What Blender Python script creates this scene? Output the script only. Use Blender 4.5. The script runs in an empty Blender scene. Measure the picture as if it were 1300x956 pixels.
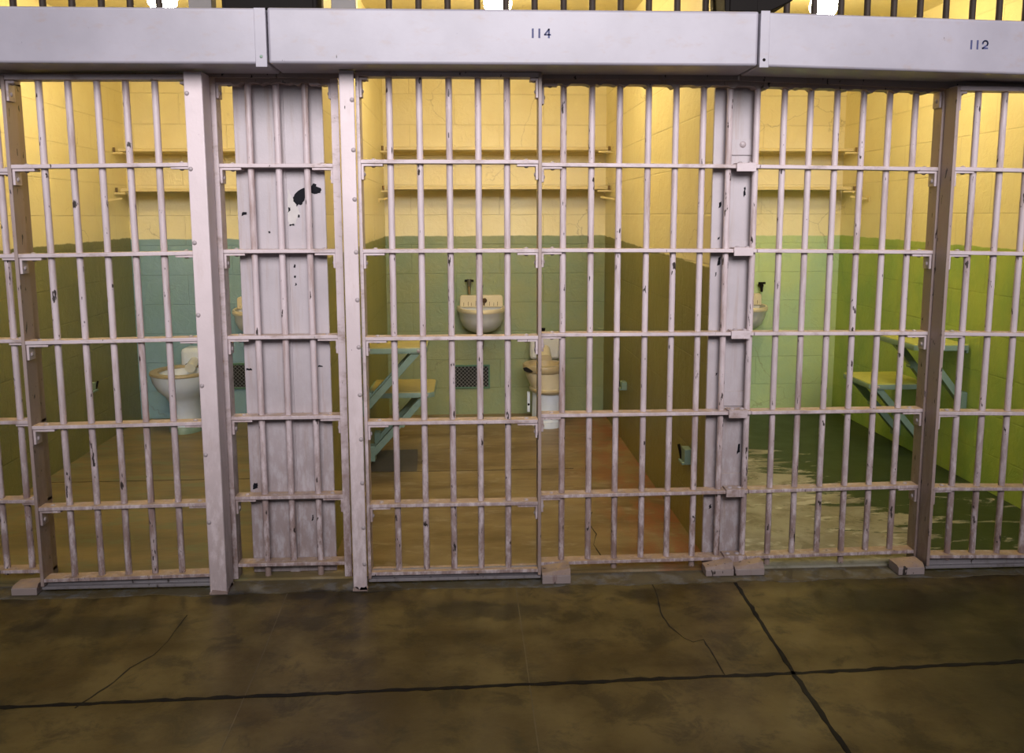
import bpy, math, random
from mathutils import Vector, Matrix
random.seed(7)
C = bpy.context.scene.collection
PI = math.pi

# ------------------------------------------------------------------ materials
def nodes(name):
    m = bpy.data.materials.new(name); m.use_nodes = True
    nt = m.node_tree; nt.nodes.clear()
    out = nt.nodes.new('ShaderNodeOutputMaterial'); b = nt.nodes.new('ShaderNodeBsdfPrincipled')
    nt.links.new(b.outputs[0], out.inputs[0])
    return m, nt, b
class NB:
    """small helper to wire node trees"""
    def __init__(s, nt): s.nt = nt; s.L = nt.links
    def n(s, t, **k):
        x = s.nt.nodes.new(t)
        for a, v in k.items(): setattr(x, a, v)
        return x
    def set(s, sock, v):
        if hasattr(v, 'is_output'): s.L.new(v, sock)
        else: sock.default_value = v
    def math(s, op, a, b=0.0, c=0.0, clamp=False):
        x = s.n('ShaderNodeMath', operation=op, use_clamp=clamp)
        s.set(x.inputs[0], a); s.set(x.inputs[1], b); s.set(x.inputs[2], c)
        return x.outputs[0]
    def pos(s):
        return s.n('ShaderNodeNewGeometry').outputs['Position']
    def map(s, v, scale=(1, 1, 1), loc=(0, 0, 0)):
        x = s.n('ShaderNodeMapping'); s.L.new(v, x.inputs[0])
        x.inputs['Scale'].default_value = scale; x.inputs['Location'].default_value = loc
        return x.outputs[0]
    def noise(s, v, scale, detail=4, rough=.6, dist=0.0):
        x = s.n('ShaderNodeTexNoise'); s.L.new(v, x.inputs['Vector'])
        x.inputs['Scale'].default_value = scale; x.inputs['Detail'].default_value = detail
        x.inputs['Roughness'].default_value = rough; x.inputs['Distortion'].default_value = dist
        return x.outputs[0]
    def step(s, f, a, b):
        x = s.n('ShaderNodeMapRange', interpolation_type='SMOOTHSTEP'); s.set(x.inputs[0], f)
        x.inputs[1].default_value = a; x.inputs[2].default_value = b
        return x.outputs[0]
    def mix(s, f, a, b):
        x = s.n('ShaderNodeMix', data_type='RGBA')
        s.set(x.inputs[0], f)
        for sock, v in ((x.inputs[6], a), (x.inputs[7], b)):
            if hasattr(v, 'is_output'): s.L.new(v, sock)
            else: sock.default_value = (*v, 1)
        return x.outputs[2]
    def sep(s, v):
        x = s.n('ShaderNodeSeparateXYZ'); s.L.new(v, x.inputs[0]); return x.outputs
    def bump(s, h, strength, dist=.01):
        x = s.n('ShaderNodeBump'); x.inputs['Strength'].default_value = strength
        x.inputs['Distance'].default_value = dist; s.L.new(h, x.inputs['Height']); return x.outputs[0]

def steel_paint(name, col, dirt=(.30, .20, .13), dirt_amt=.45, chip=(.035, .025, .022), chip_at=.68, rough=.42,
                dust=(.38, .26, .165), streak=(1, 1, .22), low_grime=0.0, grime=(.52, .78), bump=.18):
    m, nt, b = nodes(name); k = NB(nt); p = k.pos()
    c = k.mix(k.step(k.noise(p, 3.1, 5), .35, .7), col, tuple(x * .86 for x in col))
    g = k.step(k.noise(k.map(p, streak), 22, 6, .7), *grime)
    c = k.mix(k.math('MULTIPLY', g, dirt_amt), c, dirt)
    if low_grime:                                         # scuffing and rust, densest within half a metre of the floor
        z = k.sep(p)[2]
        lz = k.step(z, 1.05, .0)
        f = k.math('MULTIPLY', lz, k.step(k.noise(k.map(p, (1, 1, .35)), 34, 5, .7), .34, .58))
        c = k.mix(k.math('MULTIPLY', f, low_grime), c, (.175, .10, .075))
    if dust:
        nz = k.sep(k.n('ShaderNodeNewGeometry').outputs['Normal'])[2]
        f = k.math('MULTIPLY', k.step(nz, .55, .9), k.step(k.noise(p, 26, 4), .25, .6))
        c = k.mix(k.math('MULTIPLY', f, .85), c, dust)
    ch = k.step(k.noise(k.map(p, (1, 1, .3)), 58, 3, .55), chip_at, chip_at + .03)
    c = k.mix(ch, c, chip)
    k.L.new(c, b.inputs['Base Color'])
    b.inputs['Roughness'].default_value = rough
    b.inputs['Specular IOR Level'].default_value = .45
    k.L.new(k.bump(k.noise(p, 90, 4), bump, .003), b.inputs['Normal'])
    return m

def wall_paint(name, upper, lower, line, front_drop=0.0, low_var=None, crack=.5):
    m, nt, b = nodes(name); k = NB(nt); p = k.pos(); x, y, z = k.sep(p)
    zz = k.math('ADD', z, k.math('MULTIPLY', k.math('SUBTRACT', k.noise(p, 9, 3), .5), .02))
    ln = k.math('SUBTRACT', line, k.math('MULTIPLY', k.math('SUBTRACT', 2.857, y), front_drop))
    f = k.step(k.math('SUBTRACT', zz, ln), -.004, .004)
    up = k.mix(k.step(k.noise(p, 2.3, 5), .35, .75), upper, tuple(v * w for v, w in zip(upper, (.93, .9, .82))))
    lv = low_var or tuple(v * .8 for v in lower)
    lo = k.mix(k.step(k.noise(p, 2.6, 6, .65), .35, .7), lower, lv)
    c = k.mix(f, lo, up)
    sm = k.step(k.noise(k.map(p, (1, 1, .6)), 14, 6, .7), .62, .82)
    c = k.mix(k.math('MULTIPLY', sm, .35), c, (.13, .09, .03))
    # painted block courses: thin joints show as shallow grooves
    cv = k.n('ShaderNodeCombineXYZ'); k.L.new(k.math('ADD', x, y), cv.inputs[0]); k.L.new(z, cv.inputs[1])
    br = k.n('ShaderNodeTexBrick'); k.L.new(cv.outputs[0], br.inputs['Vector'])
    br.inputs['Scale'].default_value = 1; br.inputs['Brick Width'].default_value = .62; br.inputs['Row Height'].default_value = .205
    br.inputs['Mortar Size'].default_value = .004; br.inputs['Mortar Smooth'].default_value = .4
    vo = k.n('ShaderNodeTexVoronoi', feature='DISTANCE_TO_EDGE'); vo.inputs['Scale'].default_value = 1.3
    dv = k.n('ShaderNodeVectorMath', operation='ADD'); k.L.new(p, dv.inputs[0])
    nn = k.n('ShaderNodeTexNoise'); k.L.new(p, nn.inputs['Vector']); nn.inputs['Scale'].default_value = 4; nn.inputs['Detail'].default_value = 6
    sc = k.n('ShaderNodeVectorMath', operation='SCALE'); k.L.new(nn.outputs['Color'], sc.inputs[0]); sc.inputs['Scale'].default_value = .4
    k.L.new(sc.outputs[0], dv.inputs[1]); k.L.new(dv.outputs[0], vo.inputs['Vector'])
    hair = k.math('MULTIPLY', k.step(vo.outputs['Distance'], .006, .001), k.step(k.noise(p, 1.7, 2), .5, .6))
    c = k.mix(k.math('MULTIPLY', hair, crack * .6), c, (.12, .08, .03))
    c = k.mix(k.math('MULTIPLY', br.outputs['Fac'], .07), c, (.1, .08, .03))
    k.L.new(c, b.inputs['Base Color'])
    b.inputs['Roughness'].default_value = .40
    h = k.math('SUBTRACT', k.math('MULTIPLY', k.noise(p, 17, 7, .66, .8), .8), k.math('MULTIPLY', br.outputs['Fac'], .8))
    k.L.new(k.bump(h, .6, .012), b.inputs['Normal'])
    return m

def concrete(name, a, bcol, stain, stain_at=.6, rough=(.28, .5), scale=2.2, extra=None, streak=(1, 1, 1)):
    m, nt, b = nodes(name); k = NB(nt); p = k.map(k.pos(), streak)
    c = k.mix(k.step(k.noise(p, scale, 7, .62), .36, .66), a, bcol)
    c = k.mix(k.math('MULTIPLY', k.step(k.noise(p, scale * 2.7, 6, .7, .4), stain_at, stain_at + .16), .7), c, stain)
    c = k.mix(k.math('MULTIPLY', k.step(k.noise(p, 60, 3), .55, .8), .25), c, tuple(v * .5 for v in a))
    if extra: c = extra(k, c)
    k.L.new(c, b.inputs['Base Color']); b.inputs['Specular IOR Level'].default_value = .28
    r = k.n('ShaderNodeMapRange'); k.L.new(k.noise(p, 5, 5), r.inputs[0]); r.inputs[3].default_value = rough[0]; r.inputs[4].default_value = rough[1]
    k.L.new(r.outputs[0], b.inputs['Roughness'])
    k.L.new(k.bump(k.noise(p, 38, 6, .65), .12, .006), b.inputs['Normal'])
    return m

def plain(name, col, rough=.4, metal=0.0, var=.2, scale=18, spec=.5):
    m, nt, b = nodes(name); k = NB(nt); p = k.pos()
    k.L.new(k.mix(k.noise(p, scale, 5), col, tuple(v * (1 - 2 * var) for v in col)), b.inputs['Base Color'])
    b.inputs['Roughness'].default_value = rough; b.inputs['Metallic'].default_value = metal; b.inputs['Specular IOR Level'].default_value = spec
    return m

M = {}
MAUVE = (.585, .495, .51)
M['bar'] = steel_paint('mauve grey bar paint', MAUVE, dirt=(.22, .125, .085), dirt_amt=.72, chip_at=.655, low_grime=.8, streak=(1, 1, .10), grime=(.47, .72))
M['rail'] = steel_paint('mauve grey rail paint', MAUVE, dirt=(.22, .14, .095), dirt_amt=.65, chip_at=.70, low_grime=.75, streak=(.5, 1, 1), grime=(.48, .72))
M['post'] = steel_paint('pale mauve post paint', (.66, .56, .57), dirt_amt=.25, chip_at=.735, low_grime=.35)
M['header'] = steel_paint('mauve grey header paint', (.335, .315, .36), dirt_amt=.42, chip_at=.755, rough=.36, streak=(.5, 1, 1), dust=(.3, .24, .16), bump=.05)
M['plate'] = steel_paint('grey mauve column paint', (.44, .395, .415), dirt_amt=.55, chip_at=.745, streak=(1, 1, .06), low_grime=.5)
M['edge'] = steel_paint('shaded grimy edge paint', (.35, .27, .245), dirt_amt=.7, chip_at=.66, low_grime=.4)  # base darkened to carry the shade on unlit stile sides, dirt noise over it
M['block'] = steel_paint('worn block paint', (.33, .265, .25), dirt=(.13, .04, .035), dirt_amt=.85, chip_at=.64, dust=None)
M['track'] = steel_paint('scraped channel steel', (.22, .20, .21), dirt=(.07, .04, .03), dirt_amt=.8, chip_at=.66, dust=None)
M['dark'] = plain('dark oily steel', (.009, .007, .006), .7, spec=.12)
M['darkbar'] = plain('shaded dusty bar paint', (.05, .036, .028), .6, spec=.2)  # shade on the bars above the headers is put into this colour
M['greypost'] = plain('dusty grey steel', (.16, .145, .135), .5)
M['ink'] = plain('blue stencil paint', (.05, .06, .19), .6, var=.35, scale=90)
M['chip'] = plain('bare black primer', (.010, .010, .014), .7, spec=.12)
M['primer'] = plain('exposed pale primer', (.60, .56, .54), .6)
M['rivet'] = plain('painted rivet', (.46, .39, .40), .4)
M['teal'] = plain('blue green steel paint', (.25, .36, .28), .42)
M['teal_dark'] = plain('dark green steel paint', (.10, .22, .13), .45)
M['tabletop'] = plain('yellow green board paint', (.47, .40, .14), .4)
M['tabletop_lime'] = plain('lime yellow board paint', (.58, .60, .16), .4)
M['porcelain'] = plain('dusty porcelain', (.66, .66, .62), .22, var=.08)
M['porcelain_yellow'] = plain('yellowed porcelain', (.74, .65, .44), .3, var=.12)
M['porcelain_blue'] = plain('cool white porcelain', (.70, .76, .84), .18, var=.06)
M['tan'] = plain('tan dusty porcelain', (.47, .38, .22), .4, var=.15)
M['rust'] = plain('brown rust deposit', (.10, .06, .03), .7, spec=.2)
M['pin'] = plain('rusty cream pin', (.22, .14, .06), .6)
M['chrome'] = plain('dull chrome', (.55, .52, .47), .28, 1.0)
M['brass'] = plain('tarnished brass', (.40, .28, .12), .38, 1.0)
M['black'] = plain('black void', (.006, .006, .006), .8)
M['mesh'] = plain('grey wire mesh', (.20, .20, .19), .5)
M['tar'] = plain('black tar filler', (.012, .012, .013), .6, var=.3, scale=50, spec=.15)
M['crack'] = plain('dirt filled crack', (.018, .014, .008), .8)
M['patch'] = plain('grey floor patch', (.10, .085, .075), .5, var=.2, scale=25)
M['scribe'] = plain('pale scored joint', (.15, .115, .06), .6)
M['shelf'] = plain('cream shelf paint', (.72, .60, .30), .45, var=.08)

CREAM = (.84, .76, .47)
M['w116_rear'] = wall_paint('cream over blue green wall', CREAM, (.22, .35, .36), 1.275, 0, (.24, .38, .43))
M['w116_left'] = wall_paint('cream over olive wall', CREAM, (.22, .215, .075), 1.285, .012, (.18, .185, .07))
M['w114_rear'] = wall_paint('cream over grey green wall', CREAM, (.27, .295, .13), 1.289, 0, (.215, .28, .15))
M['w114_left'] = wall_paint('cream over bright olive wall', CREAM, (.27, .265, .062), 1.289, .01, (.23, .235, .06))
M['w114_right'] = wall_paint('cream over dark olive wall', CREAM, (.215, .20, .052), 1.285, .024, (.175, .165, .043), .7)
M['w112_rear'] = wall_paint('cream over lime wall', CREAM, (.48, .60, .27), 1.285, 0, (.41, .57, .32))
M['w112_right'] = wall_paint('cream over lime green wall', CREAM, (.40, .51, .105), 1.285, .012, (.27, .42, .10))
M['ceil'] = wall_paint('cream ceiling', CREAM, CREAM, 0, 0)

def stain114(k, c):
    p = k.pos(); x, y, z = k.sep(p)
    f = k.math('MULTIPLY', k.step(x, .45, .97), k.step(k.noise(k.map(p, (1, .6, 1)), 7, 7, .7), .38, .62))
    c = k.mix(k.math('MULTIPLY', f, .8), c, (.26, .085, .035))
    return c
def peel112(k, c):
    p = k.pos(); x, y, z = k.sep(p)
    g = k.math('ADD', k.math('MULTIPLY', k.step(y, .5, 1.7), .14), k.math('MULTIPLY', k.step(x, 1.45, 2.4), .25))
    n = k.noise(k.map(p, (.6, 1.7, 1)), 4.6, 8, .72, .9)
    f = k.step(k.math('ADD', n, g), .635, .67)
    c = k.mix(f, c, (.034, .052, .016))
    w = k.step(k.noise(k.map(p, (1, 2, 1), (3, 1, 0)), 5, 6, .6, .5), .57, .64)
    return k.mix(k.math('MULTIPLY', k.math('MULTIPLY', w, k.math('SUBTRACT', 1.0, f)), .7), c, (.52, .50, .44))
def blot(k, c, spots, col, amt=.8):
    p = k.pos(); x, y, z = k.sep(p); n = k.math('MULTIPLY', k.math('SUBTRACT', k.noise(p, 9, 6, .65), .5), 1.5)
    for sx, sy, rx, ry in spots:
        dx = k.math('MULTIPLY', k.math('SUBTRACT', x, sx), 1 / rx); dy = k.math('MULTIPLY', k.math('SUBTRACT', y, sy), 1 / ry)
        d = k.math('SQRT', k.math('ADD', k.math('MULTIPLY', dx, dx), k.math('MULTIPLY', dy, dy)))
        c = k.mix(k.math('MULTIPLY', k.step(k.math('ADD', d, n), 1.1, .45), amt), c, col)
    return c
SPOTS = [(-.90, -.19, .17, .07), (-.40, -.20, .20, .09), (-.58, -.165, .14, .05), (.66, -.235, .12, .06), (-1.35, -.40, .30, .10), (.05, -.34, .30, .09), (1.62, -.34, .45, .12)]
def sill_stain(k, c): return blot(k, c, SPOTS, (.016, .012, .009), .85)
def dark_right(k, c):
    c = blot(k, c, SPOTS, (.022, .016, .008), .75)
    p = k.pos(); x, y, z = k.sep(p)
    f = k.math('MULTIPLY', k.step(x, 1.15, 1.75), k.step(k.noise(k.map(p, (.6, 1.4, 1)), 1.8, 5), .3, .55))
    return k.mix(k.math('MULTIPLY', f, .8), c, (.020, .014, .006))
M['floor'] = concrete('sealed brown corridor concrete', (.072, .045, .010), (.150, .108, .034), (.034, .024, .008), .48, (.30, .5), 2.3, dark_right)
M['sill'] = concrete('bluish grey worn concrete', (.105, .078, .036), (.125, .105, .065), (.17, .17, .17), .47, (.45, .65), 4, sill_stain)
M['f116'] = concrete('brown green cell concrete', (.22, .165, .07), (.13, .105, .05), (.14, .17, .09), .5, (.35, .6), 2.4, streak=(.6, 1.6, 1))
M['f114'] = concrete('brown cell concrete', (.25, .185, .085), (.14, .092, .034), (.33, .28, .19), .53, (.32, .55), 2.6, stain114, (.6, 1.6, 1))
M['f112'] = concrete('tan cell concrete with green paint remains', (.33, .31, .245), (.21, .19, .135), (.14, .125, .08), .5, (.4, .65), 3.2, peel112)
def emis(name, col, st):
    m, nt, b = nodes(name); b.inputs['Base Color'].default_value = (1, .9, .7, 1)
    b.inputs['Emission Color'].default_value = (*col, 1); b.inputs['Emission Strength'].default_value = st
    return m
BULB = 178.0
M['bulb'] = emis('lit warm bulb', (1, .79, .42), BULB)

# ------------------------------------------------------------------ mesh helpers
class MB:
    def __init__(s): s.v = []; s.f = []
    def add(s, vs, fs):
        o = len(s.v); s.v += [tuple(v) for v in vs]; s.f += [tuple(i + o for i in f) for f in fs]; return s
    def box(s, x0, x1, y0, y1, z0, z1, dz=0.0):
        """dz: how much the x1 end sits above the x0 end"""
        vs = [(x, y, z + (dz if x == x1 else 0)) for x in (x0, x1) for y in (y0, y1) for z in (z0, z1)]
        return s.add(vs, [(0, 1, 3, 2), (4, 6, 7, 5), (0, 4, 5, 1), (2, 3, 7, 6), (0, 2, 6, 4), (1, 5, 7, 3)])
    def tube(s, a, b, r, r2=None, n=12):
        a = Vector(a); b = Vector(b); d = (b - a).normalized(); r2 = r if r2 is None else r2
        u = d.orthogonal().normalized(); w = d.cross(u)
        vs = [c + (u * math.cos(t) + w * math.sin(t)) * rr for c, rr in ((a, r), (b, r2)) for t in [2 * PI * i / n for i in range(n)]]
        fs = [(i, (i + 1) % n, n + (i + 1) % n, n + i) for i in range(n)] + [tuple(range(n))[::-1], tuple(range(n, 2 * n))]
        return s.add(vs, fs)
    def beam(s, a, b, w, h, up=(0, 1, 0)):
        """rectangular strut from a to b; w along up, h across"""
        a = Vector(a); b = Vector(b); d = (b - a).normalized(); u = Vector(up); u = (u - d * u.dot(d)).normalized(); q = d.cross(u)
        vs = [c + u * i * w / 2 + q * j * h / 2 for c in (a, b) for i, j in ((-1, -1), (1, -1), (1, 1), (-1, 1))]
        return s.add(vs, [(3, 2, 1, 0), (4, 5, 6, 7), (0, 1, 5, 4), (1, 2, 6, 5), (2, 3, 7, 6), (3, 0, 4, 7)])
    def loft(s, rings, c0=True, c1=True):
        n = len(rings[0]); vs = [p for r in rings for p in r]
        fs = [(k * n + i, k * n + (i + 1) % n, (k + 1) * n + (i + 1) % n, (k + 1) * n + i) for k in range(len(rings) - 1) for i in range(n)]
        if c0: fs.append(tuple(range(n))[::-1])
        if c1: fs.append(tuple(range((len(rings) - 1) * n, len(rings) * n)))
        return s.add(vs, fs)
    def prism_xz(s, pts, y0, y1):
        n = len(pts)
        return s.add([(x, y0, z) for x, z in pts] + [(x, y1, z) for x, z in pts],
                     [tuple(range(n)), tuple(range(n, 2 * n))[::-1]] + [(i, n + i, n + (i + 1) % n, (i + 1) % n) for i in range(n)])
    def prism_yz(s, pts, x0, x1):
        n = len(pts)
        return s.add([(x0, y, z) for y, z in pts] + [(x1, y, z) for y, z in pts],
                     [tuple(range(n)), tuple(range(n, 2 * n))[::-1]] + [(i, n + i, n + (i + 1) % n, (i + 1) % n) for i in range(n)])
    def prism_xy(s, pts, z0, z1):
        n = len(pts)
        return s.add([(x, y, z0) for x, y in pts] + [(x, y, z1) for x, y in pts],
                     [tuple(range(n))[::-1], tuple(range(n, 2 * n))] + [(i, (i + 1) % n, n + (i + 1) % n, n + i) for i in range(n)])
    def dome(s, c, axis, r, h=None, n=10):
        c = Vector(c); d = Vector(axis).normalized(); u = d.orthogonal().normalized(); w = d.cross(u); h = h or r * .6
        rings = []
        for q in (0, .35, .7, .93):
            a = q * PI / 2
            rings.append([c + d * h * math.sin(a) + (u * math.cos(t) + w * math.sin(t)) * r * math.cos(a) for t in [2 * PI * i / n for i in range(n)]])
        return s.loft(rings)
    def build(s, name, mat, parent=None, bevel=0.0, smooth=False, seg=2):
        me = bpy.data.meshes.new(name)
        org = Vector((0, 0, 0))
        if parent is not None:
            q = parent
            while q is not None: org += Vector(q.location); q = q.parent
        else:
            xs = [v[0] for v in s.v]; ys = [v[1] for v in s.v]; zs = [v[2] for v in s.v]
            org = Vector(((min(xs) + max(xs)) / 2, (min(ys) + max(ys)) / 2, min(zs)))
        me.from_pydata([Vector(v) - org for v in s.v], [], s.f)
        import bmesh
        bm = bmesh.new(); bm.from_mesh(me); bmesh.ops.recalc_face_normals(bm, faces=bm.faces); bm.to_mesh(me); bm.free()
        me.materials.append(mat)
        o = bpy.data.objects.new(name, me); C.objects.link(o)
        if parent is not None: o.parent = parent
        else: o.location = org
        if bevel:
            bv = o.modifiers.new('edge', 'BEVEL'); bv.width = bevel; bv.segments = seg; bv.limit_method = 'ANGLE'; bv.angle_limit = math.radians(40)
        if smooth or bevel:
            for p in me.polygons: p.use_smooth = True
            me.set_sharp_from_angle(angle=math.radians(50))
        return o

def thing(name, label, cat, loc, group=None):
    o = bpy.data.objects.new(name, None); C.objects.link(o); o.location = loc; o.empty_display_size = .1
    o['label'] = label; o['category'] = cat
    if group: o['group'] = group
    return o
def tag(o, label, cat, group=None):
    o['label'] = label; o['category'] = cat
    if group: o['group'] = group
    return o
def struct(o): o['kind'] = 'structure'; return o
def box_part(name, mat, parent, b, bevel=.0015, dz=0.0):
    m = MB(); m.box(*b, dz=dz); return m.build(name, mat, parent, bevel)
def copy_child(o, parent, loc):
    c = o.copy(); C.objects.link(c); c.parent = parent; c.location = loc; return c

# ------------------------------------------------------------------ room shell
D = 2.857; CEIL = 2.60; FZ = .012
struct(MB().box(-3.6, 4.6, -6.5, -.03, -.12, 0).build('floor', M['floor']))
floor = bpy.data.objects['floor']
cells = [  # x left face, x right face, rear, left, right, floor materials
    (-2.30, -.845, 'w116_rear', 'w116_left', 'w116_rear', 'f116'),
    (-.556, .989, 'w114_rear', 'w114_left', 'w114_right', 'f114'),
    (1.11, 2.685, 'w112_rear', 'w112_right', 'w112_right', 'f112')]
bounds = [-3.5, -.70, 1.05, 4.4]
for i, (xl, xr, wr, wl, wrr, fm) in enumerate(cells):
    s = '' if i == 0 else '.%03d' % i
    b0, b1 = bounds[i], bounds[i + 1]
    lo, hi = b0, b1
    struct(MB().box(lo, hi, -.03, D, -.12, FZ).build('floor.%03d' % (i + 1), M[fm]))
    struct(MB().box(lo, hi, D, D + .15, -.12, CEIL).build('wall_rear' + s, M[wr]))
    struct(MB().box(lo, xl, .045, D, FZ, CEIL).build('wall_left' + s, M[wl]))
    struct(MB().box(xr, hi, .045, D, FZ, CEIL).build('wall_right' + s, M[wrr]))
    struct(MB().box(lo, hi, .045, D + .15, CEIL, CEIL + .12).build('ceiling' + s, M['ceil']))
# worn concrete strip under the bars
edge = [(-3.6 + 8.2 * i / 400, -.150 + .012 * math.sin(i * .31) * math.sin(i * .083 + 1) + random.uniform(-.006, .006)) for i in range(401)]
struct(MB().prism_xy(edge + [(4.6, -.03), (-3.6, -.03)], -.10, .0025).build('trim_1', M['sill']))

def ribbon(pts, w0, w1, z, jit=0.0):
    m = MB(); L = []; R = []
    # subdivide
    P = []
    for a, b in zip(pts[:-1], pts[1:]):
        n = max(1, int((Vector(b) - Vector(a)).length / .03))
        for i in range(n): P.append(Vector(a).lerp(Vector(b), i / n))
    P.append(Vector(pts[-1]))
    for i, q in enumerate(P):
        d = (P[min(i + 1, len(P) - 1)] - P[max(i - 1, 0)]).normalized(); nrm = Vector((-d.y, d.x))
        t = i / (len(P) - 1); w = (w0 + (w1 - w0) * t) * random.uniform(1 - jit, 1 + jit) / 2
        off = nrm * random.uniform(-jit, jit) * w
        L.append(q + off + nrm * w); R.append(q + off - nrm * w)
    n = len(P)
    vs = [(a.x, a.y, z) for a in L] + [(a.x, a.y, z) for a in R] + [(a.x, a.y, -.002) for a in L] + [(a.x, a.y, -.002) for a in R]
    fs = []
    for i in range(n - 1):
        fs += [(i, i + 1, n + i + 1, n + i), (i, 2 * n + i, 2 * n + i + 1, i + 1), (n + i, n + i + 1, 3 * n + i + 1, 3 * n + i)]
    return m.add(vs, fs)
ribbon([(1.047, -.155), (1.035, -.5), (1.019, -.87), (1.0, -2.4)], .013, .017, .0012, .35).build('expansion_joint', M['tar'], floor)
ribbon([(-2.2, -.935), (.35, -.868), (1.02, -.853), (1.8, -.822), (3.2, -.76)], .016, .018, .0012, .35).build('expansion_joint', M['tar'], floor)
ribbon([(.184, -.155), (.185, -.87), (.186, -2.4)], .0035, .0035, .0010, .3).build('scored_joint', M['scribe'], floor)
ribbon([(-.693, -.155), (-.678, -.68), (-.66, -2.4)], .003, .003, .0010, .3).build('scored_joint', M['scribe'], floor)
ribbon([(.719, -.156), (.716, -.261), (.696, -.395), (.704, -.509), (.732, -.599), (.757, -.629), (.797, -.614), (.801, -.713), (.801, -.86)], .006, .003, .0010, .7).build('floor_crack', M['crack'], floor)
ribbon([(-1.018, -.322), (-1.023, -.421), (-1.024, -.526), (-1.038, -.618), (-1.085, -.698), (-1.101, -.785), (-1.16, -.93)], .003, .005, .0010, .7).build('floor_crack', M['crack'], floor)

f114 = bpy.data.objects['floor.002']; f116 = bpy.data.objects['floor.001']
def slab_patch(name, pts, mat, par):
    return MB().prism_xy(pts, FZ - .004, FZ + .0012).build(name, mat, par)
slab_patch('grey_patch', [(-.554, 1.44), (-.42, 1.43), (-.283, 1.42), (-.29, 1.66), (-.302, 1.90), (-.44, 1.89), (-.554, 1.885)], M['patch'], f114)  # thin flat grey area on the floor by the left wall
ribbon([(-2.30, 1.33), (-1.7, 1.335), (-.85, 1.34)], .006, .006, FZ + .001, .4).build('scored_joint', M['crack'], f116)
ribbon([(-.554, 1.425), (.2, 1.42), (.6, 1.43)], .004, .003, FZ + .001, .5).build('scored_joint', M['crack'], f114)
ribbon([(.56, .10), (.545, .25), (.575, .38), (.56, .55), (.60, .68)], .004, .002, FZ + .001, .7).build('floor_crack', M['crack'], f114)
# ------------------------------------------------------------------ bars
BR = .0122; RT = .0145
def bar_mesh(h):
    m = MB(); m.tube((0, 0, 0), (0, 0, h), BR, n=14)
    me = bpy.data.meshes.new('bar'); me.from_pydata(m.v, [], m.f)
    me.materials.append(M['bar'])
    for p in me.polygons: p.use_smooth = True
    me.set_sharp_from_angle(angle=math.radians(50))
    return me
def add_bars(t, me, xs, y, z0, name='bar', legs=()):
    for x in xs:
        o = bpy.data.objects.new(name, me); C.objects.link(o); o.parent = t
        o.location = Vector((x, y, z0)) - Vector(t.location)
def rail(t, x0, x1, y, z0, z1, th=RT, hd=.029, mat='rail', name='rail'):
    return box_part(name, M[mat], t, (x0, x1, y - hd, y + hd, z0 - th / 2, z0 + th / 2), .002, z1 - z0)
def bracket(t, x, sx, y, z, drop=.058, run=.078, th=.009, hd=.024):
    """angle cleat below a rail end: sx=+1 runs to the right from the stile face at x"""
    zt = z - RT / 2
    o = MB().prism_xz([(x, zt), (x + sx * run, zt), (x + sx * run, zt - th), (x + sx * th, zt - th), (x + sx * th, zt - drop), (x, zt - drop)], y - hd, y + hd).build('bracket', M['rail'], t, .0015)
    MB().dome((x + sx * run * .55, y - .004, z + RT / 2), (0, 0, 1), .009).build('rivet', M['rivet'], o, smooth=True)
    MB().dome((x + sx * run * .55, y - .004, zt - th), (0, 0, -1), .009).build('rivet', M['rivet'], o, smooth=True)
    MB().dome((x + sx * th, y - .004, zt - drop * .66), (sx, 0, 0), .009).build('rivet', M['rivet'], o, smooth=True)
    return o
def lower_channel(t, x0, x1, y, z):
    """bottom channel of a sliding door: recessed web and a lipped lower flange"""
    m = MB()
    m.prism_yz([(y - .026, .019), (y + .026, .019), (y + .026, .031), (y + .006, .031), (y + .006, z), (y - .006, z), (y - .006, .031), (y - .026, .031)], x0, x1)
    return m.build('bottom_channel', M['track'], t, .002)

# rail heights, read at the left and right end of each grating
def door(label, x0, x1, xs, zl, zr, stile_x, stile_side, top, group='sliding cell doors'):
    """stile_x: flat edge stile in sight; stile_side: which side of it the door lies on"""
    y = -.085
    t = thing('cell_door', label, 'cell door', ((x0 + x1) / 2, y, .018), group)
    me = bar_mesh(top - .05)
    add_bars(t, me, xs, y, .048)
    for i, (a, b) in enumerate(zip(zl, zr)): rail(t, x0, x1, y, a, b)
    rail(t, x0, x1, y, top - .008, top - .008 + (zr[0] - zl[0]) * .5, .018)
    lower_channel(t, x0, x1, y, .062)
    for sx, side in ((x0 + .006, 1), (x1 - .006, -1)):
        box_part('stile', M['edge'] if abs(sx - stile_x) < .02 else M['rail'], t, (sx - .0065, sx + .0065, y - .032, y + .0495, .034, top - .002), .0015)
        for i, (a, b) in enumerate(zip(zl[:5], zr[:5])):
            bracket(t, sx + side * .0065, side, y, a if side > 0 else b)
        zt = top - .012
        bracket(t, sx + side * .0065, side, y, zt, .07, .03)
    return t

ZD114 = [1.626, 1.301, .974, .650, .325, .052]
door('wide barred door under the header numbered 114, closed beside the narrow post', -.388, .284,
     [-.271, -.1625, -.0545, .052, .158], [z + .001 for z in ZD114], [z for z in ZD114], .277, -1, 1.944)
ZD116 = [1.612, 1.294, .976, .657, .342, .060]
door('barred door at the left, between the thick box post and the left edge of the picture', -1.627, -.968,
     [-1.511, -1.409, -1.3075, -1.2075, -1.105], [z - .004 for z in ZD116], [z + .004 for z in ZD116], -1.62, 1, 1.926)
ZD112 = [1.598, 1.283, .970, .656, .349, .068]
door('barred door at the right under the header numbered 112', 1.835, 2.60,
     [1.934, 2.037, 2.140, 2.243, 2.346, 2.449], [z + .003 for z in ZD112], [z - .012 for z in ZD112], 1.842, 1, 1.905)

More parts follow.
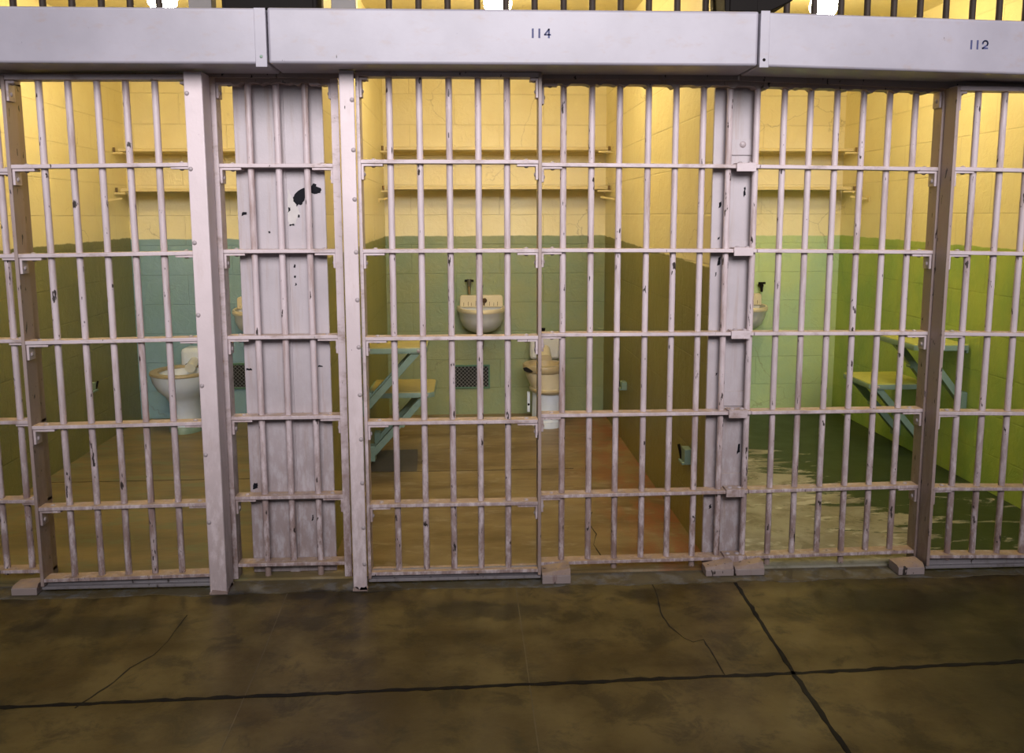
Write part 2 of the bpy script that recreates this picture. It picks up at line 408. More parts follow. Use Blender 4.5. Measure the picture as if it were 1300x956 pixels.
# fixed gratings
def head(t, x0, x1, z0, z1, dt=0.0):
    """top rail with the ragged grout line along its underside"""
    n = int((x1 - x0) / .012); pts = []
    for i in range(n + 1):
        u = i / n; lump = max(0, math.sin(u * (x1 - x0) * 61 + 1.3) * .6 + math.sin(u * (x1 - x0) * 139) * .5 + random.uniform(-.3, .3))
        pts.append((x0 + (x1 - x0) * u, z0 + dt * u - .010 * lump))
    pts += [(x1, z1 + dt), (x0, z1)]
    return MB().prism_xz(pts, -.03, .03).build('head_rail', M['edge'], t)
def fixed(label, xs, x0, x1, zl, zr, top, legs=(), stile=None, dt=0.0):
    y = 0.0
    t = thing('fixed_grating', label, 'bar grating', ((x0 + x1) / 2, y, FZ), 'fixed gratings beside the doors')
    add_bars(t, bar_mesh(top - .045), xs, y, .042)
    for a, b in zip(zl, zr): rail(t, x0, x1, y, a, b)
    head(t, x0, x1, top - .012, top + .016, dt)
    for lx in legs:
        MB().tube((lx, y, FZ), (lx, y, .045), BR, n=14).build('leg', M['edge'], t, smooth=True)
    if stile:
        for sx, side in stile:
            box_part('stile', M['edge'], t, (sx - .0065, sx + .0065, -.032, .032, .03 if not legs else FZ, top), .0015)
            for i in range(5):
                z = zl[i] if side > 0 else zr[i]
                bracket(t, sx + side * .0065, side, y, z)
            bracket(t, sx + side * .0065, side, y, top - .004, .075, .06)
    return t
ZF = [1.621, 1.299, .972, .652, .323, .044]
ZFm = [1.614, 1.293, .969, .652, .328, .050]
ZFr = [1.604, 1.284, .964, .652, .336, .060]
g114 = fixed('fixed bars of the 114 cell, right of its door, reaching to the narrow column', [.376, .484, .590, .700, .8055, .9105, 1.0125, 1.1185],
      .279, 1.128, ZF, ZFm, 1.930, (.590, .9105), [(.285, 1)], -.006)
g112 = fixed('fixed bars right of the narrow column, in front of the green floored cell', [1.2235, 1.3255, 1.429, 1.532, 1.6345, 1.7365],
      1.130, 1.8395, ZFm, ZFr, 1.922, (1.2235, 1.532), [(1.833, -1)], -.016)
fixed('cut off strip of fixed bars at the left edge of the picture', [-2.015, -1.91, -1.806, -1.71], -2.10, -1.6275,
      [1.597, 1.285, .968, .655, .345, .062], [1.600, 1.287, .968, .655, .343, .060], 1.915, (), [(-1.634, -1)])
# clamps joining the two fixed gratings at the column
for i in range(6):
    z = ZFm[i]; z2 = z + .002
    zt = z + RT / 2
    o = MB().prism_yz([(-.037, z - .019), (-.029, z - .019), (-.029, zt), (.02, zt), (.02, zt + .006), (-.037, zt + .006)], 1.036, 1.112).build('splice_plate', M['rail'], g114, .0015)
    for x in (1.056, 1.094): MB().dome((x, -.012, zt + .006), (0, 0, 1), .010).build('bolt', M['rivet'], o, smooth=True)

# narrow grille in front of the wide column, framed by two angle stiles
t = thing('column_grille', 'narrow three bar grille in front of the wide peeling column', 'bar grating', (-.695, 0, FZ))
add_bars(t, bar_mesh(1.885), [-.797, -.694, -.589], 0, .055)
for z in (1.617, 1.300, .973, .659, .340, .066): rail(t, -.915, -.478, 0, z, z)
for lx in (-.797, -.589): MB().tube((lx, 0, FZ), (lx, 0, .06), BR, n=14).build('leg', M['edge'], t, smooth=True)
for xa, xb, inner in ((-.937, -.906, 1), (-.490, -.461, -1)):
    m = MB()
    if inner > 0: m.prism_xy([(xa, -.034), (xb, -.034), (xb, .034), (xb - .008, .034), (xb - .008, -.026), (xa, -.026)], FZ, 1.935)
    else: m.prism_xy([(xa, -.034), (xb, -.034), (xb, -.026), (xa + .008, -.026), (xa + .008, .034), (xa, .034)], FZ, 1.935)
    m.build('stile', M['rail'], t, .0015)
    for z in (1.617, 1.300, .973, .659, .340, 1.925):
        bracket(t, xb if inner > 0 else xa, inner, 0, z)
head(t, -.937, -.461, 1.916, 1.940)

# box posts
def post(label, x0, x1, y0, y1, z1, rivx, zs, web):
    """guide channel: a front flange and a deep web on the side away from the door it guides"""
    t = thing('door_post', label, 'post', ((x0 + x1) / 2, (y0 + y1) / 2, 0))
    k = .014
    P = lambda g: [(x0 - g, y0 - g), (x1 + g, y0 - g), (x1 + g, y1 + g), (x1 - k - g, y1 + g), (x1 - k - g, y0 + k + g), (x0 - g, y0 + k + g)] if web > 0 else \
        [(x0 - g, y0 - g), (x1 + g, y0 - g), (x1 + g, y0 + k + g), (x0 + k + g, y0 + k + g), (x0 + k + g, y1 + g), (x0 - g, y1 + g)]
    MB().prism_xy(P(0), 0, z1).build('column', M['post'], t, .004, seg=3)
    q = P(.002); pts = []
    for a, b in zip(q, q[1:] + q[:1]):
        n = max(1, int((Vector(b) - Vector(a)).length / .006))
        pts += [(a[0] + (b[0] - a[0]) * i / n, a[1] + (b[1] - a[1]) * i / n) for i in range(n)]
    MB().loft([[(x, y, 0) for x, y in pts], [(x, y, .013 + random.uniform(-.007, .009)) for x, y in pts]], True, True).build('worn_foot', M['edge'], t)
    for z in zs:
        MB().dome((rivx, y0, z), (0, -1, 0), .0085, .005, 12).build('rivet', M['rivet'], t, smooth=True)
    return t
post('thick pale box post on the corridor floor, left of the wide column', -.984, -.920, -.152, -.055, 1.936, -.974,
     [1.86 - .262 * i for i in range(7)], 1)
post('narrow riveted post on the corridor floor, right of the wide column', -.442, -.389, -.152, -.055, 1.943, -.397,
     [1.84, 1.665, 1.49, 1.30, 1.125, .95, .77, .60, .43, .255, .11], -1)

# columns between the cells
def chip_poly(cx, cz, pts, y, jit=.004):
    out = []
    n = len(pts)
    for i in range(n):
        a = pts[i]; b = pts[(i + 1) % n]
        for k in range(4):
            u = k / 4; out.append((cx + a[0] + (b[0] - a[0]) * u + random.uniform(-jit, jit), cz + a[1] + (b[1] - a[1]) * u + random.uniform(-jit, jit)))
    return MB().prism_xz(out, y - .0006, y)
t = thing('column_plate', 'wide grey steel column plate with a black paint chip, behind the narrow grille', 'column', (-.70, .06, FZ))
m = MB(); m.box(-.862, -.530, .032, .045, FZ, 2.05); m.build('face_plate', M['plate'], t, .003)
box_part('seam_strip', M['plate'], t, (-.715, -.675, .028, .032, FZ, 2.05), .001)
y = .0315
chip_poly(0, 0, [(-.652, 1.490), (-.640, 1.522), (-.600, 1.535), (-.572, 1.550), (-.548, 1.538), (-.546, 1.518), (-.580, 1.516), (-.606, 1.500), (-.618, 1.478), (-.640, 1.470)], y).build('paint_chip', M['chip'], t)
chip_poly(0, 0, [(-.668, 1.535), (-.655, 1.500), (-.638, 1.468), (-.628, 1.44), (-.645, 1.405), (-.668, 1.392), (-.6735, 1.42), (-.674, 1.48)], y + .0004, .003).build('bare_patch', M['primer'], t)
for (cx, cz, w, h) in ((-.838, 1.44, .011, .008), (-.66, 1.398, .010, .004), (-.632, 1.43, .004, .006), (-.668, 1.455, .004, .01), (-.745, 1.37, .004, .004), (-.60, 1.36, .003, .006), (-.655, 1.24, .004, .007), (-.655, 1.20, .004, .005), (-.653, 1.17, .003, .005), (-.845, .84, .012, .004), (-.57, .85, .009, .003), (-.84, .37, .010, .014), (-.62, .235, .003, .012), (-.70, .115, .012, .010)):
    chip_poly(cx, cz, [(-w, -h), (w, -h * .5), (w * .8, h), (-w * .7, h * .8)], y if not -.716 < cx < -.674 else .0275, .002).build('paint_chip', M['chip'], t)
t = thing('column_plate', 'narrow grey steel column plate behind the clamped bars, right of the middle cell', 'column', (1.05, .05, FZ))
m = MB(); m.box(.962, 1.135, .030, .045, FZ, 2.05); m.build('face_plate', M['plate'], t, .003)
for z in (1.69, 1.30, .70, .36):
    box_part('strap', M['plate'], t, (1.03, 1.115, .024, .030, z - .03, z + .03), .001)
m = MB(); m.dome((1.075, .024, 1.70), (0, -1, 0), .013, .006, 12); m.build('bolt', M['rivet'], t, smooth=True)
for (cx, cz, w, h) in ((.995, 1.47, .005, .012), (.992, 1.34, .004, .005), (.997, 1.25, .006, .018), (.985, 1.20, .003, .008), (1.09, 1.52, .004, .02), (1.10, .49, .006, .022), (.99, .25, .004, .010), (1.0, .80, .003, .006)):
    chip_poly(cx, cz, [(-w, -h), (w, -h * .5), (w * .8, h), (-w * .7, h * .8)], .0295, .002).build('paint_chip', M['chip'], t)

# foot blocks on the concrete strip
def foot(label, x0, x1, y0, y1, h, lean=0.0):
    t = thing('floor_block', label, 'floor block', ((x0 + x1) / 2, (y0 + y1) / 2, .004), 'steel guide blocks at the foot of the bars')
    box_part('block', M['block'], t, (x0, x1, y0, y1, .004, h), .002)
    if lean:
        m = MB(); m.add([(x0, y0 + .004, h), (x1, y0 + .004, h), (x0, y1, h), (x1, y1, h), (x0, y0 + .018, h + .006), (x1, y0 + .018, h + lean), (x0, y1, h + .006), (x1, y1, h + lean)],
                        [(0, 1, 5, 4), (4, 5, 7, 6), (2, 6, 7, 3), (0, 4, 6, 2), (1, 3, 7, 5), (0, 2, 3, 1)])
        m.build('cap', M['edge'], t, .001)
    return t
foot('small painted block at the foot of the 114 door edge, under its fixed bars', .288, .400, -.135, -.045, .038, .022)
foot('small red smeared block at the left, at the outer foot of the left door', -1.735, -1.640, -.125, -.045, .032, .012)
foot('small block at the right, at the foot of the 112 door edge', 1.715, 1.822, -.130, -.045, .034, .014)
foot('left half of the split block under the narrow column', .945, 1.058, -.098, -.032, .030, .026)
foot('right half of the split block under the narrow column', 1.064, 1.182, -.098, -.032, .030, .024)

struct(MB().box(-3.3, 1.03, -.0495, -.0365, 1.930, 2.075).build('trim_2', M['edge']))
struct(MB().box(1.03, 3.3, -.0495, -.0365, 1.928, 2.075, dz=-.075).build('trim_3', M['edge']))
# ------------------------------------------------------------------ header housings with stencilled numbers
def stroke(m, pts, w, y):
    for a, b in zip(pts[:-1], pts[1:]):
        A = Vector((a[0], 0, a[1])); B = Vector((b[0], 0, b[1])); d = (B - A).normalized(); n = Vector((-d.z, 0, d.x)) * w / 2; e = d * w * .3
        m.prism_xz([((A - e + n).x, (A - e + n).z), ((B + e + n).x, (B + e + n).z), ((B + e - n).x, (B + e - n).z), ((A - e - n).x, (A - e - n).z)], y - .0006, y)
def digit(m, ch, x, z, h, w, y, lw):
    if ch == '1': stroke(m, [(x + w / 2, z), (x + w / 2, z + h)], lw, y)
    elif ch == '4': stroke(m, [(x + w * .78, z), (x + w * .78, z + h)], lw, y); stroke(m, [(x + w * .78, z + h), (x, z + h * .34), (x + w * 1.08, z + h * .34)], lw * .8, y)
    elif ch == '2':
        arc = [(x + w / 2 - math.cos(a) * w / 2, z + h - w / 2 + math.sin(a) * w / 2) for a in [PI * (-.05 + 1.25 * i / 8) for i in range(9)]]
        stroke(m, arc + [(x, z + lw * .3), (x + w, z + lw * .3)], lw * .85, y)
HB, HT, HY = 1.944, 2.128, -.270
def header(label, x0, x1, dz, z_off, number=None, nx=0, nz=0, strip=None):
    t = thing('header_housing', label, 'header beam', ((x0 + x1) / 2, -.16, HB))
    m = MB(); m.box(x0, x1, HY, -.052, HB + z_off, HT + z_off, dz=dz); m.build('housing', M['header'], t, .009, seg=4)
    if strip:
        a, b, lo = strip
        o = box_part('cover_strip', M['header'], t, (a, b, HY - .004, HY + .001, HB + z_off + lo, HT + z_off + .003), .0015)
        MB().dome(((a + b) / 2, HY - .004, HB + .022), (0, -1, 0), .0055, .003, 12).build('screw', M['dark'] if a > 0 else M['teal'], o, smooth=True)
    if number:
        h = .0275
        for ch, dx in zip(number, (0, .0225, .044)):
            m = MB(); digit(m, ch, nx + dx, nz, h, .0185 if ch != '1' else .006, HY, .0065)
            o = m.build('stencil_digit', M['ink'], t); o['label'] = 'blue stencilled digit ' + ch
    return t
header('steel header beam at the upper left, ending at a cover strip', -3.3, -.664, .004, -.006, strip=(-.703, -.664, -.006))
header('long steel header beam over the middle cell, stencilled 114', -.660, 1.026, .002, .0, '114', .236, 2.036)
header('steel header beam at the upper right, stencilled 112', 1.030, 3.3, -.052, .0, '112', 1.786, 2.009, strip=(1.031, 1.064, -.004))

# bars above the headers, and the dark gear between them
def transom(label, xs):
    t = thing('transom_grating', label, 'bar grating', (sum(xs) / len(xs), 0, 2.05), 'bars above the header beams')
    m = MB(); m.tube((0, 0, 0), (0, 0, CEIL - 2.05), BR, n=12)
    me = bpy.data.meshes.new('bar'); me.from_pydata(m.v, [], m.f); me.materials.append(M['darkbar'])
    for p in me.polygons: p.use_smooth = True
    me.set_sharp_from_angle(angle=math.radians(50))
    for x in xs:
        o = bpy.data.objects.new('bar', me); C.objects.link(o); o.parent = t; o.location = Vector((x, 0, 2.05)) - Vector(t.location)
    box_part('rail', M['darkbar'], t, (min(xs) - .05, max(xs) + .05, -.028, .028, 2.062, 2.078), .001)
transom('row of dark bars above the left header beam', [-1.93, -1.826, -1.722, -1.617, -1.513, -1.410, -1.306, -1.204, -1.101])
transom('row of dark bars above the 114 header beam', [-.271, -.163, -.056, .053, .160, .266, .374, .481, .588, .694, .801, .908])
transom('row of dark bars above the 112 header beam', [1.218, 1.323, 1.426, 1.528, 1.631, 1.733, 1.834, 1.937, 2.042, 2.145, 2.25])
for lab, a, b in (('grey upright above the left header beam, left of the black gear box', -.988, -.906), ('grey upright above the 114 header beam, right of the black gear box', -.478, -.389)):
    t = thing('upright', lab, 'upright', ((a + b) / 2, 0, 2.0))
    m = MB(); m.prism_xy([(a, -.03), (b, -.03), (b, .035), (b - .01, .035), (b - .01, -.02), (a + .01, -.02), (a + .01, .035), (a, .035)], 2.0, CEIL)
    m.build('channel', M['greypost'], t, .002)
    for z in (2.22, 2.4): MB().dome(((a + b) / 2, -.03, z), (0, -1, 0), .010, .006).build('bolt', M['dark'], t, smooth=True)
t = thing('gear_box', 'black locking gear box on top of the left beam joint', 'gear box', (-.68, -.1, HT + .001))
m = MB(); m.prism_xz([(-.842, HT + .001), (-.512, HT + .001), (-.512, 2.31), (-.56, 2.36), (-.80, 2.36), (-.842, 2.31)], -.14, .02)
m.build('case', M['dark'], t, .004)
box_part('lid', M['dark'], t, (-.83, -.525, -.146, -.14, 2.15, 2.33), .002)
MB().tube((-.74, -.07, 2.36), (-.74, -.07, 2.55), .014, n=12).build('rod', M['dark'], t, smooth=True)
t = thing('gear_box', 'black sloped locking gear box on top of the right beam joint', 'gear box', (1.02, -.1, HT + .004))
m = MB(); m.prism_xz([(.935, HT + .004), (1.055, HT + .004), (1.18, 2.19), (1.18, 2.33), (.925, 2.33)], -.17, .02)
m.build('case', M['dark'], t, .004)
box_part('lid', M['dark'], t, (.95, 1.05, -.176, -.17, 2.15, 2.31), .002)
MB().tube((1.06, -.07, 2.33), (1.06, -.07, 2.55), .014, n=12).build('rod', M['dark'], t, smooth=True)

# ------------------------------------------------------------------ cell fittings
def dring(cx, cy, a, b, z, n=18, back=0.0):
    """D shaped ring: straight back at cy, bulging towards the viewer"""
    pts = [(cx - a * math.cos(PI * i / n), cy - back - b * math.sin(PI * i / n) ** .8 if 0 < i < n else cy - back, z) for i in range(n + 1)]
    return pts
def sink(label, cx, basin, back, mats, tap=True):
    g = 'wall hung sinks'
    t = thing('wall_sink', label, 'sink', (cx, D, .60), g)
    m = MB()
    outer = [(.168, .33, .797), (.171, .335, .788), (.170, .333, .770), (.160, .31, .752), (.158, .305, .72), (.140, .27, .67), (.105, .21, .635), (.055, .12, .614)]
    rings = [dring(cx, D, .148, .29, .797, back=.03), *[dring(cx, D, a, b, z) for a, b, z in outer]]
    inner = [dring(cx, D, .125, .24, .72, back=.035), dring(cx, D, .145, .285, .785, back=.03)]
    m.loft(inner + rings, True, True)
    m.build('basin', M[mats[0]], t, smooth=True)
    m = MB()
    m.loft([dring(cx, D, a, b, z) for a, b, z in ((.170, .334, .770), (.1735, .338, .776), (.1735, .338, .790), (.169, .332, .7985))] + [dring(cx, D, .15, .292, .7985, back=.028)], False, False)
    m.build('rim', M[mats[1]], t, smooth=True)
    m = MB()
    w = .152
    pr = [(cx - w, .79), (cx + w, .79), (cx + w, .855)] + [(cx + w - .02 + .02 * math.cos(a), .855 + .02 * math.sin(a)) for a in (PI / 6, PI / 3, PI / 2)] + [(cx - w + .02 - .02 * math.cos(a), .855 + .02 * math.sin(a)) for a in (PI / 2, PI / 3, PI / 6)] + [(cx - w, .855)]
    m.prism_xz(pr, D - .045, D); m.build('backsplash', M[mats[2]], t, .006, seg=3)
    MB().dome((cx + .022, D - .045, .838), (0, -1, 0), .018, .012, 14).build('spout_hole', M['rust'], t, smooth=True)
    MB().tube((cx + .020, D - .046, .828), (cx + .016, D - .052, .805), .007, .004).build('rust_drip', M['rust'], t, smooth=True)
    for i in range(9):
        x = cx - .13 + i * .031 + random.uniform(-.006, .006); h = random.uniform(.015, .04)
        MB().prism_xz([(x, .80), (x + .003, .80), (x + .004, .80 + h), (x + .001, .80 + h)], D - .0456, D - .045).build('rust_streak', M['rust'], t)
    m = MB(); c12 = [2 * PI * i / 12 for i in range(12)]
    m.loft([[(cx + .016 * math.cos(a), D - .12 + .016 * math.sin(a), z) for a in c12] for z in (.635, .54)] + [[(cx + .016 * math.cos(a), D - .10 + .012 * math.sin(a), .515 + .012 * math.sin(a)) for a in c12], [(cx + .016 * math.cos(a), D, .50 + .016 * math.sin(a)) for a in c12]]); m.build('drain_pipe', M['chrome'], t, smooth=True)
    if tap:
        s = thing('wall_tap', tap, 'tap', (cx - .085, D, .88), 'push taps over the sinks')
        x = cx - .085
        MB().tube((x, D, .965), (x, D - .05, .965), .016).build('inlet_pipe', M['chrome'], s, smooth=True)
        MB().tube((x, D - .045, .99), (x, D - .045, .94), .017, .013).build('valve_body', M['chrome'], s, smooth=True)
        MB().tube((x, D - .045, .945), (x, D - .052, .885), .011, .009).build('nozzle', M['brass'], s, smooth=True)
        MB().tube((x - .032, D - .045, .978), (x + .032, D - .045, .978), .008).build('handle', M['dark'], s, smooth=True)
        MB().tube((x + .085, D, .94), (x + .085, D - .035, .936), .014).build('push_button', M['dark'], s, smooth=True)
    return t
sink('white sink with yellowed streaked backsplash on the rear wall of the middle cell', .110, 0, 0, ('porcelain', 'porcelain_yellow', 'porcelain_yellow'), 'small chrome tap on the grey green wall above the middle sink')
sink('sink in the left cell, mostly hidden by the wide column', -1.435, 0, 0, ('porcelain', 'porcelain_yellow', 'porcelain_yellow'), None)
sink('sink on the lime green wall, half hidden by the narrow column', 1.965, 0, 0, ('porcelain', 'porcelain_yellow', 'porcelain_yellow'), None)
def small_tap(label, x):
    s = thing('wall_tap', label, 'tap', (x, D, .88), 'push taps over the sinks')
    MB().tube((x, D, .93), (x, D - .05, .93), .014).build('inlet_pipe', M['dark'], s, smooth=True)
    MB().tube((x, D - .045, .945), (x, D - .05, .885), .012, .008).build('valve_body', M['dark'], s, smooth=True)
    MB().tube((x - .022, D - .045, .948), (x + .026, D - .045, .948), .008).build('handle', M['dark'], s, smooth=True)
small_tap('dark tap on the lime green wall above the half hidden sink', 2.112)

def oval(cx, cy, a, b, z, n=28, pw=1.0): return [(cx + a * math.cos(2 * PI * i / n), cy + b * math.sin(2 * PI * i / n), z) for i in range(n)]
# toilet, left cell
def toilet_left():
    cx, cy = -1.875, 2.50
    t = thing('toilet', 'white toilet against the blue green wall of the left cell, left of the thick post', 'toilet', (cx, cy, FZ), 'cell toilets')
    m = MB()
    m.loft([oval(cx, cy + .03, .105, .16, .055), oval(cx, cy + .03, .098, .15, .12), oval(cx, cy + .03, .100, .15, .20), oval(cx, cy + .02, .125, .18, .255), oval(cx, cy, .165, .215, .30),
            oval(cx, cy, .192, .235, .345), oval(cx, cy, .204, .245, .385), oval(cx, cy, .208, .250, .402), oval(cx, cy, .165, .205, .402), oval(cx, cy, .12, .15, .32), oval(cx, cy, .05, .06, .27)])
    m.build('bowl', M['porcelain_blue'], t, smooth=True)
    m = MB()
    m.loft([oval(cx, cy, .205, .247, .402), oval(cx, cy, .212, .254, .408), oval(cx, cy, .210, .252, .420), oval(cx, cy, .16, .20, .420), oval(cx, cy, .16, .20, .404)], False, False)
    m.build('rim', M['tan'], t, smooth=True)
    m = MB(); m.loft([oval(cx, cy + .03, .112, .167, FZ), oval(cx, cy + .03, .112, .167, .05), oval(cx, cy + .03, .106, .161, .057)]); m.build('base_ring', M['teal'], t, smooth=True)
    box_part('flush_box', M['porcelain_blue'], t, (cx - .085, cx + .115, 2.70, D, .385, .535), .03)
    MB().tube((cx + .01, 2.72, .45), (cx + .01, 2.60, .415), .03, .035, 16).build('inlet', M['porcelain'], t, smooth=True)
    MB().dome((cx - .04, 2.70, .42), (0, -1, 0), .012).build('bolt', M['dark'], t, smooth=True)
toilet_left()
# toilet, middle cell: broken front rim gapes to the left
def toilet_mid():
    cx, cy = .552, 2.50
    t = thing('toilet', 'broken tan rimmed toilet on the rear wall of the middle cell, gaping to the left', 'toilet', (cx, cy, FZ), 'cell toilets')
    m = MB()
    m.loft([oval(cx, cy + .02, .112, .15, FZ), oval(cx, cy + .02, .112, .15, .055), oval(cx, cy + .02, .106, .14, .06), oval(cx, cy + .02, .104, .14, .255)])
    m.build('pedestal', M['porcelain_blue'], t, smooth=True)
    # bowl: straight on the right, flaring to the left where the rim has broken away
    def asym(left, right, b, z): return oval(cx + (right - left) / 2, cy, (left + right) / 2, b, z)
    m = MB()
    m.loft([asym(.112, .112, .15, .25), asym(.122, .116, .16, .262), asym(.122, .116, .16, .274), asym(.114, .108, .15, .28), asym(.128, .110, .155, .31), asym(.142, .110, .16, .34), asym(.152, .112, .165, .372), asym(.155, .114, .168, .392)])
    m.build('bowl', M['porcelain_yellow'], t, smooth=True)
    MB().loft([asym(.122, .118, .163, .258), asym(.127, .121, .166, .264), asym(.127, .121, .166, .273), asym(.120, .116, .160, .279)], False, False).build('bead', M['tan'], t, smooth=True)
    m = MB()
    m.loft([asym(.150, .112, .166, .386), asym(.166, .119, .176, .396), asym(.172, .122, .180, .425), asym(.166, .119, .176, .437), asym(.13, .085, .125, .438), asym(.11, .07, .10, .38)])
    m.build('rim', M['tan'], t, smooth=True)
    # ragged black hole where the front left of the rim is gone
    c = Vector((cx - .128, cy - .098, .408)); u = Vector((.75, -.62, 0)).normalized(); n = Vector((-.62, -.75, .1)).normalized()
    pts = [(-.036, .012), (-.020, .019), (.004, .014), (.030, .004), (.040, -.006), (.022, -.013), (-.006, -.012), (-.028, -.004)]
    m = MB(); m.loft([[c + u * x + Vector((0, 0, z)) + n * .030 for x, z in pts], [c + u * x + Vector((0, 0, z)) - n * .03 for x, z in pts]])
    m.build('broken_hole', M['black'], t)
    box_part('flush_box', M['porcelain'], t, (cx - .105, cx + .105, 2.70, D, .43, .60), .02)
    MB().tube((cx - .01, 2.71, .50), (cx - .01, 2.62, .44), .045, .05, 18).build('inlet', M['porcelain_yellow'], t, smooth=True)
    MB().tube((cx - .01, 2.80, .60), (cx - .01, 2.80, .64), .014, .02).build('flush_knob', M['dark'], t, smooth=True)
    m = MB(); m.beam((cx - .13, cy + .02, .24), (cx - .13, cy + .02, .10), .03, .02, (0, 1, 0)); m.build('side_flange', M['porcelain_blue'], t, .004)
    MB().dome((cx + .02 - .15, cy + .0, .155), (0, -1, 0), .008).build('bolt', M['dark'], t, smooth=True)
toilet_mid()

# wire mesh vents
def vent(label, x0, x1, z0, z1):
    t = thing('wall_vent', label, 'vent', ((x0 + x1) / 2, D, z0), 'mesh vents low on the rear walls')
    box_part('duct_opening', M['black'], t, (x0, x1, D - .006, D + .0, z0, z1), 0)
    m = MB(); w = .012
    rc = lambda g, y: [(x0 - g, y, z0 - g), (x1 + g, y, z0 - g), (x1 + g, y, z1 + g), (x0 - g, y, z1 + g)]
    m.loft([rc(0, D), rc(0, D - .014), rc(w, D - .014), rc(w, D)], False, False)
    m.build('frame', M['teal_dark'], t, .002)
    m = MB(); W = x1 - x0; H = z1 - z0; st = .027
    k = -H
    while k < W:
        for sgn in (1, -1):
            a0 = max(k, 0); a1 = min(k + H, W)
            if a1 - a0 > .004:
                xa, xb = x0 + a0, x0 + a1
                za, zb = (z0 + (a0 - k), z0 + (a1 - k)) if sgn > 0 else (z1 - (a0 - k), z1 - (a1 - k))
                m.tube((xa, D - .011, za), (xb, D - .011, zb), .0022, n=6)
        k += st
    m.build('wire_mesh', M['mesh'], t)
vent('dark mesh vent in the grey green wall below the middle sink', -.084, .157, .214, .362)
vent('dark mesh vent in the blue green wall, left of the wide column', -1.668, -1.43, .232, .392)

# shelves
def shelf(label, x0, x1, z, wl, wr, g):
    t = thing('wall_shelf', label, 'shelf', ((x0 + x1) / 2, D, z), g)
    box_part('board', M['shelf'], t, (x0, x1, D - .20, D, z - .022, z), .002)
    box_part('front_lip', M['shelf'], t, (x0, x1, D - .208, D - .20, z - .022, z - .002), .002)
    for a, b in ((wl, wl + .07), (wr - .09, wr)):
        box_part('end_cleat', M['shelf'], t, (a, b, D - .235, D - .215, z - .040, z - .028), .001)
        MB().tube(((wl + .014) if a == wl else wr - .014, D - .23, z - .028), ((wl + .014) if a == wl else wr - .014, D - .23, z + .002), .008, n=8).build('pin', M['pin'], t, smooth=True)
    return t
for i, (xl, xr, wh) in enumerate(((-2.30, -.845, 'left'), (-.556, .989, 'middle'), (1.11, 2.685, 'right'))):
    for z, up in ((1.888, 'upper'), (1.628, 'lower')):
        shelf('%s cream shelf across the rear wall of the %s cell' % (up, wh), xl + .03, xr - .02, z - (.012 if i == 0 else .006 if i == 2 else 0), xl, xr, 'cream shelves on the rear walls')
# stub hooks on the side walls just under the lower shelves
def stub(label, x, sx, y, z):
    t = thing('wall_hook', label, 'hook', (x, y, z), 'cream hooks under the shelves')
    MB().beam((x, y - .02, z), (x + sx * .085, y + .06, z + .016), .012, .012, (0, 0, 1)).build('prong', M['shelf'], t, .001)
    box_part('plate', M['shelf'], t, (min(x, x + sx * .006), max(x, x + sx * .006), y - .05, y + .015, z - .02, z + .012), .001)
stub('cream hook at the left end below the lower shelf of the middle cell', -.556, 1, 2.46, 1.535)
stub('cream hook at the right end below the lower shelf of the middle cell', .989, -1, 2.46, 1.535)
stub('cream hook at the right end below the lower shelf of the right cell', 2.685, -1, 2.46, 1.535)
stub('cream hook at the left end below the lower shelf of the left cell', -2.30, 1, 2.46, 1.53)

# fold down tables and seats
def flap(name, label, cat, wall, sx, reach, y0, y1, z, drop, top_mat, mat, group, back=.05):
    """board hinged on a side wall; sx=+1 points to the right"""
    t = thing(name, label, cat, (wall, (y0 + y1) / 2, z), group)
    X = lambda d: wall + sx * d
    a, b = sorted((X(.012), X(reach)))
    m = MB()
    c = .025
    pts = [(X(.012), y0), (X(reach - c), y0), (X(reach), y0 + c), (X(reach), y1 - c), (X(reach - c), y1), (X(.012), y1)]
    m.loft([[(x, y, z - .012) for x, y in pts], [(x, y, z) for x, y in pts]]); m.build('board', M[top_mat], t, .002)
    m = MB()
    pts2 = [(X(.012), y0 - .003), (X(reach - c), y0 - .003), (X(reach + .003), y0 + c), (X(reach + .003), y1 - c), (X(reach - c), y1 + .003), (X(.012), y1 + .003)]
    m.loft([[(x, y, z - .034) for x, y in pts2], [(x, y, z - .006) for x, y in pts2]]); m.build('edge_frame', M[mat], t, .002)
    for yy in (y0 + .035, y1 - back):
        o = MB().beam((X(reach - .05), yy, z - .03), (X(.02), yy, z - .03 - drop), .05, .036, (0, 1, 0)).build('brace', M[mat], t, .002)
        MB().tube((X(reach * .52), yy - .024, z - .03 - drop * .5), (X(reach * .52), yy + .024, z - .03 - drop * .5), .012).build('pivot', M[mat], o, smooth=True)
        a, b = sorted((X(0), X(.035)))
        box_part('wall_cleat', M[mat], t, (a, b, yy - .035, yy + .035, z - .07 - drop, z + .02 - drop), .003)
    a, b = sorted((X(0), X(.014)))
    box_part('hinge_strip', M[mat], t, (a, b, y0 + .02, y1 - .02, z - .05, z - .004), .001)
    MB().dome((X(reach - .04), y0 - .003, z - .02), (0, -1, 0), .010, .006).build('bolt', M['rivet'], t, smooth=True)
    return t
flap('folding_table', 'yellow topped folding table on the left wall of the middle cell', 'table', -.556, 1, .345, 1.22, 1.60, .745, .30, 'tabletop', 'teal', 'fold down wall tables', .145)
flap('fold_down_stool', 'low yellow folding stool beside the table in the middle cell', 'stool', -.556, 1, .372, 1.50, 1.90, .450, .33, 'tabletop', 'teal', 'fold down wall stools')
flap('folding_table', 'lime topped folding table on the right wall of the right cell', 'table', 2.685, -1, .295, 1.12, 1.60, .745, .28, 'tabletop_lime', 'teal', 'fold down wall tables', .145)
